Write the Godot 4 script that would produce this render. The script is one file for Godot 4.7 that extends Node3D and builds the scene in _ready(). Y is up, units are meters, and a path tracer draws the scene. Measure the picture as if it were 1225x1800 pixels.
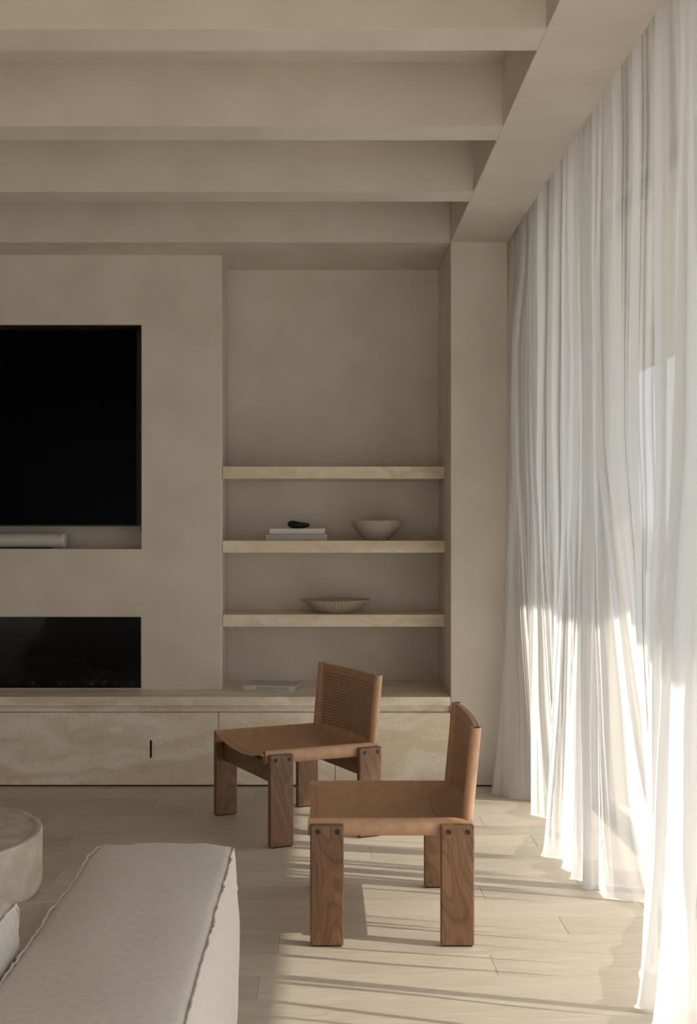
extends Node3D
# A plaster living room: shelf niche, fireplace wall, two leather sling chairs, sheer curtain with low sun.
# Camera at the origin's height of 1.42 m looking along -z; depth d below means z = -d.

const EYE := 1.42
const FOCAL := 2200.0            # in pixels of the 1225 x 1800 frame
const COLUMN_D := 6.851          # front of the column and of the cabinet doors
const BREAST_D := 7.172          # front of the chimney breast
const NICHE_D := 7.59            # back of the niche
const BEAM_Y := 2.98             # underside of beams and header
const CEIL_Y := 3.23
const NICHE_L := -0.574
const NICHE_R := 0.7007
const HEADER_R := 1.012
const LEFT_X := -4.6
const REAR_Z := 4.0
const GLASS_X := 1.43

var M := {}
var taken := {}

# ---------------------------------------------------------------- mesh building
class Shape:
	var v := PackedVector3Array()
	var n := PackedVector3Array()
	var t := PackedVector2Array()
	var i := PackedInt32Array()
	func vert(p: Vector3, nn: Vector3, uv := Vector2.ZERO) -> int:
		v.append(p); n.append(nn); t.append(uv)
		return v.size() - 1
	func tri(a: int, b: int, c: int) -> void:
		var g := (v[b] - v[a]).cross(v[c] - v[a])
		if g.length_squared() < 1e-20:
			return
		if g.dot(n[a] + n[b] + n[c]) > 0.0:
			i.append(a); i.append(c); i.append(b)
		else:
			i.append(a); i.append(b); i.append(c)
	func quad(a: int, b: int, c: int, d: int) -> void:
		tri(a, b, c); tri(a, c, d)
	func flat(p: Array, nn: Vector3, uvs := []) -> void:
		var at := []
		for k in p.size():
			at.append(vert(p[k], nn, uvs[k] if k < uvs.size() else Vector2(p[k].x, p[k].y)))
		for k in range(1, p.size() - 1):
			tri(at[0], at[k], at[k + 1])
	func merge(o: Shape, x := Transform3D()) -> void:
		var base := v.size()
		for k in o.v.size():
			v.append(x * o.v[k]); n.append((x.basis * o.n[k]).normalized()); t.append(o.t[k])
		for k in o.i:
			i.append(k + base)
	func mesh() -> ArrayMesh:
		var a := []
		a.resize(Mesh.ARRAY_MAX)
		a[Mesh.ARRAY_VERTEX] = v
		a[Mesh.ARRAY_NORMAL] = n
		a[Mesh.ARRAY_TEX_UV] = t
		a[Mesh.ARRAY_INDEX] = i
		var m := ArrayMesh.new()
		m.add_surface_from_arrays(Mesh.PRIMITIVE_TRIANGLES, a)
		return m

# box from lo to hi with rounded edges of radius r
func rbox(lo: Vector3, hi: Vector3, r := 0.003, seg := 1) -> Shape:
	var s := Shape.new()
	var h := (hi - lo) / 2.0
	var mid := (hi + lo) / 2.0
	r = minf(r, minf(h.x, minf(h.y, h.z)) * 0.98)
	for axis in 3:
		var ua := (axis + 1) % 3
		var va := (axis + 2) % 3
		for side in [-1.0, 1.0]:
			var cu := edges_of(h[ua], r, seg)
			var cv := edges_of(h[va], r, seg)
			var ids := []
			for a in cu:
				var row := []
				for b in cv:
					var p := Vector3.ZERO
					p[axis] = side * h[axis]; p[ua] = a; p[va] = b
					var inner := Vector3(clampf(p.x, -(h.x - r), h.x - r), clampf(p.y, -(h.y - r), h.y - r), clampf(p.z, -(h.z - r), h.z - r))
					var dir := (p - inner).normalized()
					var q := inner + dir * r + mid
					var uv := Vector2(q.z, q.y) if axis == 0 else (Vector2(q.x, q.z) if axis == 1 else Vector2(q.x, q.y))
					row.append(s.vert(q, dir, uv))
				ids.append(row)
			for a in cu.size() - 1:
				for b in cv.size() - 1:
					s.quad(ids[a][b], ids[a + 1][b], ids[a + 1][b + 1], ids[a][b + 1])
	return s

func edges_of(h: float, r: float, seg: int) -> Array:
	var out := []
	for k in seg + 1:
		out.append(-h + r * k / seg)
	for k in seg + 1:
		out.append(h - r + r * k / seg)
	return out

# a grid of points [row][column] as a smooth surface; turned so that its normals follow sign
func grid(s: Shape, p: Array, uv: Array, turn := 1.0, closed := false) -> void:
	var nr := p.size()
	var nc: int = p[0].size()
	var ids := []
	for a in nr:
		var row := []
		for b in nc:
			var b0 := b - 1
			var b1 := b + 1
			if closed:
				b0 = (nc - 2) if b == 0 else b - 1
				b1 = 1 if b == nc - 1 else b + 1
			else:
				b0 = maxi(b0, 0); b1 = mini(b1, nc - 1)
			var du: Vector3 = p[a][b1] - p[a][b0]
			var dv: Vector3 = p[mini(a + 1, nr - 1)][b] - p[maxi(a - 1, 0)][b]
			var nn := du.cross(dv).normalized() * turn
			row.append(s.vert(p[a][b], nn, uv[a][b]))
		ids.append(row)
	for a in nr - 1:
		for b in nc - 1:
			s.quad(ids[a][b], ids[a + 1][b], ids[a + 1][b + 1], ids[a][b + 1])

# profile of [radius, height] turned round y
func lathe(profile: Array, sides := 64, flute := 0, depth := 0.0, sharp := false) -> Shape:
	var s := Shape.new()
	var rows := []
	var uvs := []
	for k in profile.size():
		var r: float = profile[k][0]
		var y: float = profile[k][1]
		var w: float = profile[k][2] if profile[k].size() > 2 else 0.0
		var row := []
		var uvr := []
		for j in sides + 1:
			var a := TAU * j / sides
			var rr := r
			if flute > 0 and w > 0.0:
				var ph := fposmod(a * flute / TAU, 1.0)
				var groove := maxf(0.0, 1.0 - absf(ph - 0.5) / 0.2)
				rr = r - depth * w * groove
			row.append(Vector3(rr * cos(a), y, rr * sin(a)))
			uvr.append(Vector2(a * 0.3, y))
		rows.append(row)
		uvs.append(uvr)
	if sharp:
		for k in rows.size() - 1:
			grid(s, [rows[k], rows[k + 1]], [uvs[k], uvs[k + 1]], 1.0, true)
	else:
		grid(s, rows, uvs, 1.0, true)
	return s

# tube along a path, with a radius at each point
func tube(path: Array, radii: Array, sides := 10, squash := 1.0) -> Shape:
	var s := Shape.new()
	var rows := []
	var uvs := []
	var up := Vector3.UP
	var run := 0.0
	for k in path.size():
		var dir: Vector3 = (path[mini(k + 1, path.size() - 1)] - path[maxi(k - 1, 0)]).normalized()
		var side := dir.cross(up)
		if side.length() < 0.05:
			side = dir.cross(Vector3.RIGHT)
		side = side.normalized()
		var top := side.cross(dir).normalized()
		if k > 0:
			run += (path[k] - path[k - 1]).length()
		var row := []
		var uvr := []
		for j in sides + 1:
			var a := TAU * j / sides
			row.append(path[k] + (side * cos(a) * squash + top * sin(a)) * radii[k])
			uvr.append(Vector2(run, float(j) / sides * 0.2))
		rows.append(row)
		uvs.append(uvr)
	grid(s, rows, uvs, 1.0, true)
	# the grid's normals must point outwards
	var k0: int = s.v.size() / 2
	var centre: Vector3 = path[path.size() / 2]
	if s.n[k0].dot(s.v[k0] - centre) < 0.0:
		var o := Shape.new()
		grid(o, rows, uvs, -1.0, true)
		s = o
	for e in [0, path.size() - 1]:
		var nn: Vector3 = (path[e] - path[1 if e == 0 else e - 1]).normalized()
		var c := s.vert(path[e], nn)
		var first := -1
		var last := -1
		for j in sides + 1:
			var q := s.vert(rows[e][j], nn)
			if last >= 0:
				s.tri(c, last, q)
			last = q
	return s

# ---------------------------------------------------------------- scene tree
func numbered(called: String) -> String:
	var k: int = taken.get(called, 0)
	taken[called] = k + 1
	return called if k == 0 else "%s_%03d" % [called, k]

func thing(called: String, label: String, category: String, at := Vector3.ZERO, turn := 0.0, group := "") -> Node3D:
	var o := Node3D.new()
	o.name = numbered(called)
	add_child(o)
	o.position = at
	o.rotation.y = turn
	o.set_meta("label", label)
	o.set_meta("category", category)
	if group:
		o.set_meta("group", group)
	return o

func part(called: String, s: Variant, m: Material, parent: Node3D, at := Vector3.ZERO) -> MeshInstance3D:
	var o := MeshInstance3D.new()
	o.name = called
	o.mesh = s.mesh() if s is Shape else s
	o.material_override = m
	o.position = at
	parent.add_child(o, true)
	return o

func setting(called: String) -> Node3D:
	var o := Node3D.new()
	o.name = called
	add_child(o)
	o.set_meta("kind", "structure")
	return o

func structure(called: String, s: Shape, m: Material) -> MeshInstance3D:
	var o := part(called, s, m, self)
	o.set_meta("kind", "structure")
	return o

# ---------------------------------------------------------------- textures
func noise(seed_: int, freq: float, octaves := 3) -> FastNoiseLite:
	var f := FastNoiseLite.new()
	f.seed = seed_
	f.noise_type = FastNoiseLite.TYPE_SIMPLEX_SMOOTH
	f.frequency = freq
	f.fractal_octaves = octaves
	return f

func picture(w: int, h: int, at: Callable) -> ImageTexture:
	var b := PackedByteArray()
	b.resize(w * h * 3)
	var k := 0
	for y in h:
		for x in w:
			var c: Vector3 = at.call(x, y)
			b[k] = int(clampf(c.x, 0.0, 1.0) * 255.0)
			b[k + 1] = int(clampf(c.y, 0.0, 1.0) * 255.0)
			b[k + 2] = int(clampf(c.z, 0.0, 1.0) * 255.0)
			k += 3
	return ImageTexture.create_from_image(Image.create_from_data(w, h, false, Image.FORMAT_RGB8, b))

func noise_texture(seed_: int, freq: float, octaves: int, c0: Color, c1: Color, size := 512) -> NoiseTexture2D:
	var t := NoiseTexture2D.new()
	t.width = size
	t.height = size
	t.seamless = true
	t.noise = noise(seed_, freq, octaves)
	var g := Gradient.new()
	g.set_color(0, c0)
	g.set_color(1, c1)
	t.color_ramp = g
	return t

func mat(c: Color, rough := 0.8) -> StandardMaterial3D:
	var m := StandardMaterial3D.new()
	m.albedo_color = c
	m.roughness = rough
	return m

func lin(r: float, g: float, b: float) -> Color:
	return Color(r, g, b).linear_to_srgb()

func triplanar(m: StandardMaterial3D, scale: Vector3, offset := Vector3.ZERO) -> StandardMaterial3D:
	m.uv1_triplanar = true
	m.uv1_world_triplanar = true
	m.uv1_scale = scale
	m.uv1_offset = offset
	m.uv1_triplanar_sharpness = 8.0
	return m

func make_materials() -> void:
	# limewashed plaster: cloudy trowel tone and slight relief
	var clouds := noise_texture(3, 0.006, 5, Color(0.935, 0.925, 0.91), Color(1, 1, 1), 1024)
	var trowel := noise_texture(8, 0.010, 5, Color(0.2, 0.2, 0.2), Color(0.8, 0.8, 0.8), 512)
	var p := mat(lin(0.76, 0.695, 0.605), 0.85)
	p.albedo_texture = clouds
	p.heightmap_enabled = true
	p.heightmap_texture = trowel
	p.heightmap_scale = 0.1
	M.plaster = triplanar(p, Vector3.ONE * 0.3)
	# travertine
	var n1 := noise(11, 0.0045, 4)
	var n2 := noise(12, 0.016, 4)
	var n3 := noise(13, 0.16, 2)
	var n4 := noise(14, 0.004, 3)
	var n5 := noise(15, 0.012, 3)
	var trav := picture(1536, 768, func(x: int, y: int) -> Vector3:
		var warp := n4.get_noise_2d(x, y * 1.5) * 60.0 + n5.get_noise_2d(x, y) * 14.0
		var band := n1.get_noise_2d(x * 0.36, (y + warp) * 2.8)
		var cloud := n2.get_noise_2d(x * 0.7, y * 1.4)
		var grit := n3.get_noise_2d(x * 0.7, y)
		var a := 0.34 + band * 0.8 + cloud * 0.22
		var c := Vector3(0.965, 0.925, 0.86).lerp(Vector3(0.865, 0.79, 0.68), clampf(a, 0.0, 1.0))
		return c * (1.0 + 0.05 * grit))
	var s := mat(Color(1, 1, 1), 0.42)
	s.albedo_texture = trav
	M.stone = triplanar(s, Vector3(1 / 3.1, 1 / 1.5, 1 / 1.5), Vector3(0.613, 0.35, 0.2))
	var s2 := mat(Color(0.98, 0.97, 0.95), 0.5)
	s2.albedo_texture = trav
	M.shelf_stone = triplanar(s2, Vector3(1 / 2.1, 1 / 1.1, 1 / 1.1), Vector3(0.37, 0.11, 0.6))
	# pale oak: grain runs along u
	var o1 := noise(21, 0.012, 3)
	var o2 := noise(22, 0.05, 2)
	var o3 := noise(23, 0.004, 2)
	var oak := picture(1024, 256, func(x: int, y: int) -> Vector3:
		var w := o3.get_noise_2d(x, y * 3.0) * 22.0
		var g := o1.get_noise_2d(x * 0.35, (y + w) * 5.0) * 0.5 + o2.get_noise_2d(x * 0.22, y * 5.5) * 0.42
		return Vector3(0.80, 0.756, 0.697) * (1.0 + 0.085 * g))
	M.oak = []
	for k in 6:
		var m := mat(Color(1, 1, 1) * [1.0, 0.965, 1.02, 0.985, 0.95, 1.01][k], [0.5, 0.46, 0.54, 0.48, 0.5, 0.52][k])
		m.albedo_color.a = 1.0
		m.albedo_texture = oak
		m.uv1_scale = Vector3(0.5, 1.6, 1)
		m.uv1_offset = Vector3(0.17 * k, 0.31 * k, 0)
		M.oak.append(m)
	# walnut: grain runs along v, with cathedral arches
	var w1 := noise(31, 0.02, 3)
	var w2 := noise(32, 0.004, 2)
	var w3 := noise(33, 0.06, 2)
	var walnut := picture(512, 1024, func(x: int, y: int) -> Vector3:
		var u := (x - 256.0) / 256.0
		var v := y / 1024.0
		var bend := w2.get_noise_2d(x * 0.7, y * 0.33)
		var ring := u * u * 2.6 + v * 2.2 * exp(-u * u * 5.0) + bend * 0.9 + u * 0.9
		var line := 0.5 + 0.5 * sin(ring * TAU * 1.5)
		line = pow(line, 2.2)
		var fine := w1.get_noise_2d(x * 6.5, y * 0.12) * 0.45 + w3.get_noise_2d(x * 5.0, y * 0.09) * 0.6
		var vein := pow(0.5 + 0.5 * sin(ring * TAU * 3.6 + 1.0), 6.0)
		var a := clampf(0.58 + 0.18 * (line - 0.35) + 0.50 * fine - 0.24 * vein, 0.0, 1.0)
		return Vector3(0.33, 0.22, 0.15).lerp(Vector3(0.60, 0.455, 0.335), a))
	M.walnut = []
	for k in 5:
		var m := mat(Color(1, 1, 1), 0.42)
		m.albedo_texture = walnut
		m.uv1_scale = Vector3(3.4, 1.55, 1)
		m.uv1_offset = Vector3([0.08, 0.5, 0.3, 0.6, 0.18][k], [0.02, 0.3, 0.1, 0.22, 0.33][k], 0)
		M.walnut.append(m)
	# leather
	var l := mat(lin(0.58, 0.35, 0.212), 0.5)
	l.albedo_texture = noise_texture(41, 0.012, 4, Color(0.9, 0.89, 0.87), Color(1, 1, 1), 512)
	l.heightmap_enabled = true
	l.heightmap_texture = noise_texture(42, 0.12, 2, Color(0.3, 0.3, 0.3), Color(0.7, 0.7, 0.7), 512)
	l.heightmap_scale = 0.03
	l.uv1_triplanar = true
	l.uv1_scale = Vector3.ONE * 3.0
	M.leather = l
	M.shade_backing = mat(lin(0.05, 0.022, 0.012), 0.9)  # near-black backing colour, stands in for shade inside the perforations
	M.stitch = mat(lin(0.22, 0.115, 0.06), 0.7)
	M.bolt = mat(lin(0.05, 0.05, 0.048), 0.38)
	M.bolt.metallic = 0.85
	M.glide = mat(lin(0.015, 0.013, 0.012), 0.8)
	# heavy linen of the sofa
	var weave := picture(256, 256, func(x: int, y: int) -> Vector3:
		var a := sin(x * TAU / 8.0) * cos(y * TAU / 8.0)
		var b := 0.5 + 0.3 * a
		return Vector3(b, b, b))
	var f := mat(lin(0.64, 0.60, 0.55), 0.9)
	f.albedo_texture = noise_texture(51, 0.02, 4, Color(0.93, 0.925, 0.92), Color(1, 1, 1), 512)
	f.heightmap_enabled = true
	f.heightmap_texture = weave
	f.heightmap_scale = 0.02
	f.rim_enabled = true
	f.rim = 0.3
	f.uv1_triplanar = true
	f.uv1_scale = Vector3.ONE * 4.0
	M.linen = f
	M.piping = mat(lin(0.66, 0.62, 0.56), 0.9)
	# sheer curtain: open weave, scattering
	var c := mat(lin(0.68, 0.67, 0.635), 0.95)
	c.albedo_color.a = 0.74
	c.transparency = BaseMaterial3D.TRANSPARENCY_ALPHA
	c.backlight_enabled = true
	c.backlight = Color(1, 1, 1)
	c.cull_mode = BaseMaterial3D.CULL_DISABLED
	c.specular_mode = BaseMaterial3D.SPECULAR_DISABLED
	M.sheer = c
	M.hem = c.duplicate()
	M.hem.albedo_color.a = 0.42
	# glass, metals, blacks
	var g := mat(Color(0.95, 0.97, 0.97, 0.04), 0.02)
	g.transparency = BaseMaterial3D.TRANSPARENCY_ALPHA
	M.glass = g
	var sg := mat(Color(0.05, 0.05, 0.05, 0.45), 0.08)
	sg.transparency = BaseMaterial3D.TRANSPARENCY_ALPHA
	sg.metallic_specular = 0.35
	M.fire_glass = sg
	M.frame = mat(lin(0.10, 0.095, 0.09), 0.5)
	M.screen = mat(lin(0.0012, 0.0012, 0.0012), 0.28)
	M.screen.metallic_specular = 0.12
	M.bezel = mat(lin(0.012, 0.009, 0.007), 0.45)
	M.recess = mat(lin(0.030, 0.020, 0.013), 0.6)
	M.firebox = mat(lin(0.010, 0.009, 0.008), 0.8)
	M.firetrim = mat(lin(0.50, 0.45, 0.38), 0.5)
	M.carcass = mat(lin(0.42, 0.33, 0.23), 0.8)
	var log_m := mat(lin(0.12, 0.06, 0.035), 0.9)
	log_m.albedo_texture = noise_texture(61, 0.05, 4, Color(0.4, 0.36, 0.33), Color(1, 1, 1), 256)
	log_m.uv1_triplanar = true
	log_m.uv1_scale = Vector3(3, 9, 9)
	M.log = log_m
	M.cinder = [mat(lin(0.035, 0.02, 0.014), 0.9), mat(lin(0.12, 0.08, 0.05), 0.8), mat(lin(0.34, 0.29, 0.22), 0.6)]
	# small things
	M.white = mat(lin(0.62, 0.59, 0.55), 0.6)
	M.speaker_cloth = mat(lin(0.62, 0.585, 0.54), 0.75)
	M.speaker_cap = mat(lin(0.80, 0.77, 0.72), 0.5)
	M.page = mat(lin(0.66, 0.62, 0.55), 0.85)
	M.cover_white = mat(lin(0.64, 0.61, 0.56), 0.5)
	M.cover_grey = mat(lin(0.38, 0.36, 0.33), 0.6)
	M.ink = mat(lin(0.06, 0.055, 0.05), 0.7)
	M.ink_pale = mat(lin(0.44, 0.42, 0.39), 0.7)
	M.orange = mat(lin(0.55, 0.20, 0.06), 0.7)
	M.pebble = mat(lin(0.006, 0.0055, 0.005), 0.6)
	var sp1 := noise(71, 0.16, 2)
	var sp2 := noise(72, 0.02, 2)
	var speck := picture(512, 256, func(x: int, y: int) -> Vector3:
		var a := sp1.get_noise_2d(x, y)
		var b := 1.0 + 0.08 * sp2.get_noise_2d(x, y)
		return (Vector3(0.46, 0.42, 0.365) if a > 0.45 else Vector3(0.72, 0.685, 0.63)) * b)
	var bw := mat(Color(1, 1, 1), 0.6)
	bw.albedo_texture = speck
	bw.uv1_triplanar = true
	bw.uv1_scale = Vector3.ONE * 3.0
	M.speckle = bw
	var tr := mat(lin(0.60, 0.53, 0.43), 0.75)
	tr.albedo_texture = noise_texture(75, 0.03, 4, Color(0.85, 0.82, 0.78), Color(1, 1, 1), 256)
	tr.uv1_triplanar = true
	tr.uv1_scale = Vector3.ONE * 3.0
	M.travertine_dish = tr
	M.dish_groove = M.travertine_dish
	var tb := mat(lin(0.80, 0.71, 0.61), 0.62)
	tb.albedo_texture = noise_texture(81, 0.012, 5, Color(0.84, 0.815, 0.785), Color(1, 1, 1), 512)
	tb.uv1_triplanar = true
	tb.uv1_scale = Vector3.ONE * 1.1
	M.table = tb
	M.terrace = mat(lin(0.34, 0.325, 0.295), 0.9)
	M.bounce_paving = mat(lin(0.66, 0.63, 0.58), 0.9)  # pale tone set to bounce sunlight in through the added rear glazing
	M.eave = mat(lin(0.82, 0.78, 0.72), 0.9)

# ---------------------------------------------------------------- the setting
func rect_with_holes(s: Shape, x0: float, x1: float, y0: float, y1: float, z: float, holes: Array) -> void:
	var xs := [x0, x1]
	var ys := [y0, y1]
	for h in holes:
		for x in [h[0], h[1]]:
			if x > x0 and x < x1 and not xs.has(x):
				xs.append(x)
		for y in [h[2], h[3]]:
			if y > y0 and y < y1 and not ys.has(y):
				ys.append(y)
	xs.sort()
	ys.sort()
	for a in xs.size() - 1:
		for b in ys.size() - 1:
			var mx: float = (xs[a] + xs[a + 1]) / 2.0
			var my: float = (ys[b] + ys[b + 1]) / 2.0
			var inside := false
			for h in holes:
				if mx > h[0] and mx < h[1] and my > h[2] and my < h[3]:
					inside = true
			if not inside:
				s.flat([Vector3(xs[a], ys[b], z), Vector3(xs[a + 1], ys[b], z), Vector3(xs[a + 1], ys[b + 1], z), Vector3(xs[a], ys[b + 1], z)], Vector3(0, 0, 1))

func hole_sides(s: Shape, h: Array, z0: float, z1: float, back: bool) -> void:
	var c := [Vector2(h[0], h[2]), Vector2(h[1], h[2]), Vector2(h[1], h[3]), Vector2(h[0], h[3])]
	var nn := [Vector3(0, 1, 0), Vector3(-1, 0, 0), Vector3(0, -1, 0), Vector3(1, 0, 0)]
	for k in 4:
		var a: Vector2 = c[k]
		var b: Vector2 = c[(k + 1) % 4]
		s.flat([Vector3(a.x, a.y, z0), Vector3(b.x, b.y, z0), Vector3(b.x, b.y, z1), Vector3(a.x, a.y, z1)], nn[k])
	if back:
		s.flat([Vector3(h[0], h[2], z1), Vector3(h[1], h[2], z1), Vector3(h[1], h[3], z1), Vector3(h[0], h[3], z1)], Vector3(0, 0, 1))

func build_shell() -> void:
	# floor: a slab and planks laid along x, 0.2 m wide
	var fl := setting("floor")
	part("slab", rbox(Vector3(LEFT_X - 0.2, -0.20, -7.9), Vector3(1.6, -0.016, REAR_Z + 0.2), 0.002), M.carcass, fl)
	var long := 2.1
	var planks := []
	var top := plank_shape(long, 0.2)
	var starts := {0: -0.65, 1: -1.33, 2: 0.35, 3: 0.957, 4: 0.21, 5: -0.45, 6: 1.02, 7: 0.62, 8: -0.9, 9: 0.86, 10: -0.15, 11: 0.556, 12: -0.2}
	var rng := RandomNumberGenerator.new()
	rng.seed = 5
	for row in range(-3, 52):
		var far_d := 6.366 - 0.2 * row
		var x0: float = starts[row] if starts.has(row) else rng.randf_range(-1.0, 1.0)
		var x := x0
		while x > LEFT_X:
			x -= long
		var k := rng.randi_range(0, 5)
		while x < 1.6:
			k = (k + rng.randi_range(1, 4)) % 6
			var a := maxf(x, LEFT_X - 0.1)
			var b := minf(x + long, 1.55)
			if b - a > 0.05:
				var full: bool = b - a > long - 0.001
				part("plank", top if full else plank_shape(b - a, 0.2).mesh(), M.oak[k], fl, Vector3(a, 0, -far_d))
			x += long
	# back wall: the chimney breast with its two recesses
	var s := Shape.new()
	var tv := [-3.20, -1.0367, 1.296, 2.5806]
	var fire := [-3.20, -1.0367, 0.494, 0.9114]
	var r := 0.014
	rect_with_holes(s, LEFT_X, NICHE_L - r, 0.492, BEAM_Y + 0.01, -BREAST_D, [tv, fire])
	hole_sides(s, tv, -BREAST_D, -7.47, true)
	hole_sides(s, fire, -BREAST_D, -BREAST_D - 0.02, false)
	var ids := []
	for k in 7:
		var a := PI / 2 * k / 6.0
		var nn := Vector3(sin(a), 0, cos(a))
		var c := Vector3(NICHE_L - r, 0.492, -BREAST_D - r) + nn * r
		ids.append([s.vert(c, nn), s.vert(c + Vector3(0, BEAM_Y - 0.482, 0), nn)])
	for k in 6:
		s.quad(ids[k][0], ids[k + 1][0], ids[k + 1][1], ids[k][1])
	s.flat([Vector3(NICHE_L, 0.492, -BREAST_D - r), Vector3(NICHE_L, 0.492, -7.7), Vector3(NICHE_L, BEAM_Y + 0.01, -7.7), Vector3(NICHE_L, BEAM_Y + 0.01, -BREAST_D - r)], Vector3(1, 0, 0))
	structure("wall_back", s, M.plaster)
	structure("wall_niche", rbox(Vector3(LEFT_X - 0.2, -0.1, -7.9), Vector3(NICHE_R + 0.1, CEIL_Y + 0.1, -NICHE_D), 0.002), M.plaster)
	# the column with the return towards the window
	var rw := setting("wall_right")
	part("column", rbox(Vector3(NICHE_R, 0.008, -7.9), Vector3(HEADER_R, BEAM_Y + 0.12, -COLUMN_D), 0.006, 2), M.plaster, rw)
	part("return", rbox(Vector3(HEADER_R - 0.02, 0.0, -7.9), Vector3(1.75, CEIL_Y + 0.1, -6.93), 0.003), M.plaster, rw)
	part("pier", rbox(Vector3(1.36, 0.0, -7.0), Vector3(1.62, CEIL_Y + 0.1, -6.40), 0.003), M.plaster, rw)
	part("plinth", rbox(Vector3(NICHE_R + 0.02, 0.0, -7.5), Vector3(HEADER_R - 0.06, 0.012, -COLUMN_D - 0.06), 0.002), M.plaster, rw)
	part("lintel", rbox(Vector3(1.36, 2.96, -6.5), Vector3(1.62, CEIL_Y + 0.1, REAR_Z), 0.003), M.plaster, rw)
	part("pier", rbox(Vector3(1.36, 0.0, 3.57), Vector3(1.62, CEIL_Y + 0.1, REAR_Z + 0.2), 0.003), M.plaster, rw)
	structure("wall_left", rbox(Vector3(LEFT_X - 0.2, -0.1, -7.9), Vector3(LEFT_X, CEIL_Y + 0.1, REAR_Z + 0.2), 0.002), M.plaster)
	var rear := setting("wall_rear")
	part("pier", rbox(Vector3(LEFT_X - 0.2, -0.1, REAR_Z), Vector3(-4.2, CEIL_Y + 0.1, REAR_Z + 0.2), 0.002), M.plaster, rear)
	part("pier", rbox(Vector3(0.9, -0.1, REAR_Z), Vector3(1.6, CEIL_Y + 0.1, REAR_Z + 0.2), 0.002), M.plaster, rear)
	part("lintel", rbox(Vector3(-4.2, 2.2, REAR_Z), Vector3(0.9, CEIL_Y + 0.1, REAR_Z + 0.2), 0.002), M.plaster, rear)
	part("sill", rbox(Vector3(-4.2, -0.1, REAR_Z), Vector3(0.9, 0.02, REAR_Z + 0.2), 0.002), M.plaster, rear)
	# ceiling with beams and the header along the window
	var ce := setting("ceiling")
	part("slab", rbox(Vector3(LEFT_X - 0.2, CEIL_Y, -7.9), Vector3(1.62, CEIL_Y + 0.2, REAR_Z + 0.2), 0.002), M.plaster, ce)
	part("bulkhead", rbox(Vector3(LEFT_X, BEAM_Y, -7.8), Vector3(NICHE_R, CEIL_Y + 0.05, -COLUMN_D), 0.004), M.plaster, ce)
	part("header", rbox(Vector3(NICHE_R, BEAM_Y, -COLUMN_D - 0.05), Vector3(HEADER_R, CEIL_Y + 0.05, REAR_Z), 0.004), M.plaster, ce)
	var beam := rbox(Vector3(LEFT_X, BEAM_Y, -0.178), Vector3(NICHE_R + 0.0005, CEIL_Y + 0.05, 0.0), 0.0015).mesh()
	for k in 11:
		part("beam", beam, M.plaster, ce, Vector3(0, 0, -(5.817 - 0.9495 * k)))
	# the glazed wall
	var posts := [6.40, 4.83, 2.73, 0.63, -1.47, -3.57]
	for k in 5:
		var w := setting("window_%d" % (k + 1))
		var z0: float = -posts[k]
		var z1: float = -posts[k + 1]
		var fr := Shape.new()
		fr.merge(rbox(Vector3(GLASS_X - 0.03, 0.0, z0), Vector3(GLASS_X + 0.03, 2.96, z0 + 0.03), 0.003))
		fr.merge(rbox(Vector3(GLASS_X - 0.03, 0.0, z1 - 0.03), Vector3(GLASS_X + 0.03, 2.96, z1), 0.003))
		fr.merge(rbox(Vector3(GLASS_X - 0.03, 0.0, z0 + 0.03), Vector3(GLASS_X + 0.03, 0.04, z1 - 0.03), 0.003))
		fr.merge(rbox(Vector3(GLASS_X - 0.03, 2.91, z0 + 0.03), Vector3(GLASS_X + 0.03, 2.96, z1 - 0.03), 0.003))
		part("window_frame", fr, M.frame, w)
		part("pane", rbox(Vector3(GLASS_X - 0.004, 0.03, z0 + 0.02), Vector3(GLASS_X + 0.004, 2.92, z1 - 0.02), 0.001), M.glass, w)
	# unseen glazing added behind the camera to fill the room with skylight
	for k in 2:
		var w := setting("window_%d" % (k + 6))
		var x0 := -4.2 + 2.55 * k
		var x1 := x0 + 2.55
		var zc := REAR_Z + 0.1
		var fr := Shape.new()
		fr.merge(rbox(Vector3(x0, 0.02, zc - 0.03), Vector3(x0 + 0.04, 2.2, zc + 0.03), 0.003))
		fr.merge(rbox(Vector3(x1 - 0.04, 0.02, zc - 0.03), Vector3(x1, 2.2, zc + 0.03), 0.003))
		fr.merge(rbox(Vector3(x0 + 0.04, 0.02, zc - 0.03), Vector3(x1 - 0.04, 0.06, zc + 0.03), 0.003))
		fr.merge(rbox(Vector3(x0 + 0.04, 2.16, zc - 0.03), Vector3(x1 - 0.04, 2.2, zc + 0.03), 0.003))
		part("window_frame", fr, M.frame, w)
		part("pane", rbox(Vector3(x0 + 0.03, 0.05, zc - 0.004), Vector3(x1 - 0.03, 2.17, zc + 0.004), 0.001), M.glass, w)
	# outside: terrace and the roof that keeps the sun off the upper curtain
	structure("terrace", rbox(Vector3(1.62, -0.3, -40.0), Vector3(40.0, -0.03, 40.0), 0.005), M.terrace)
	structure("added_bounce_ground", rbox(Vector3(-40.0, -0.3, REAR_Z + 0.2), Vector3(1.62, -0.03, 40.0), 0.005), M.bounce_paving)  # unseen ground added behind the room as a reflector for low light
	structure("roof_overhang", rbox(Vector3(1.60, 3.10, -30.0), Vector3(3.45, 3.45, -1.0), 0.01), M.eave)

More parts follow.
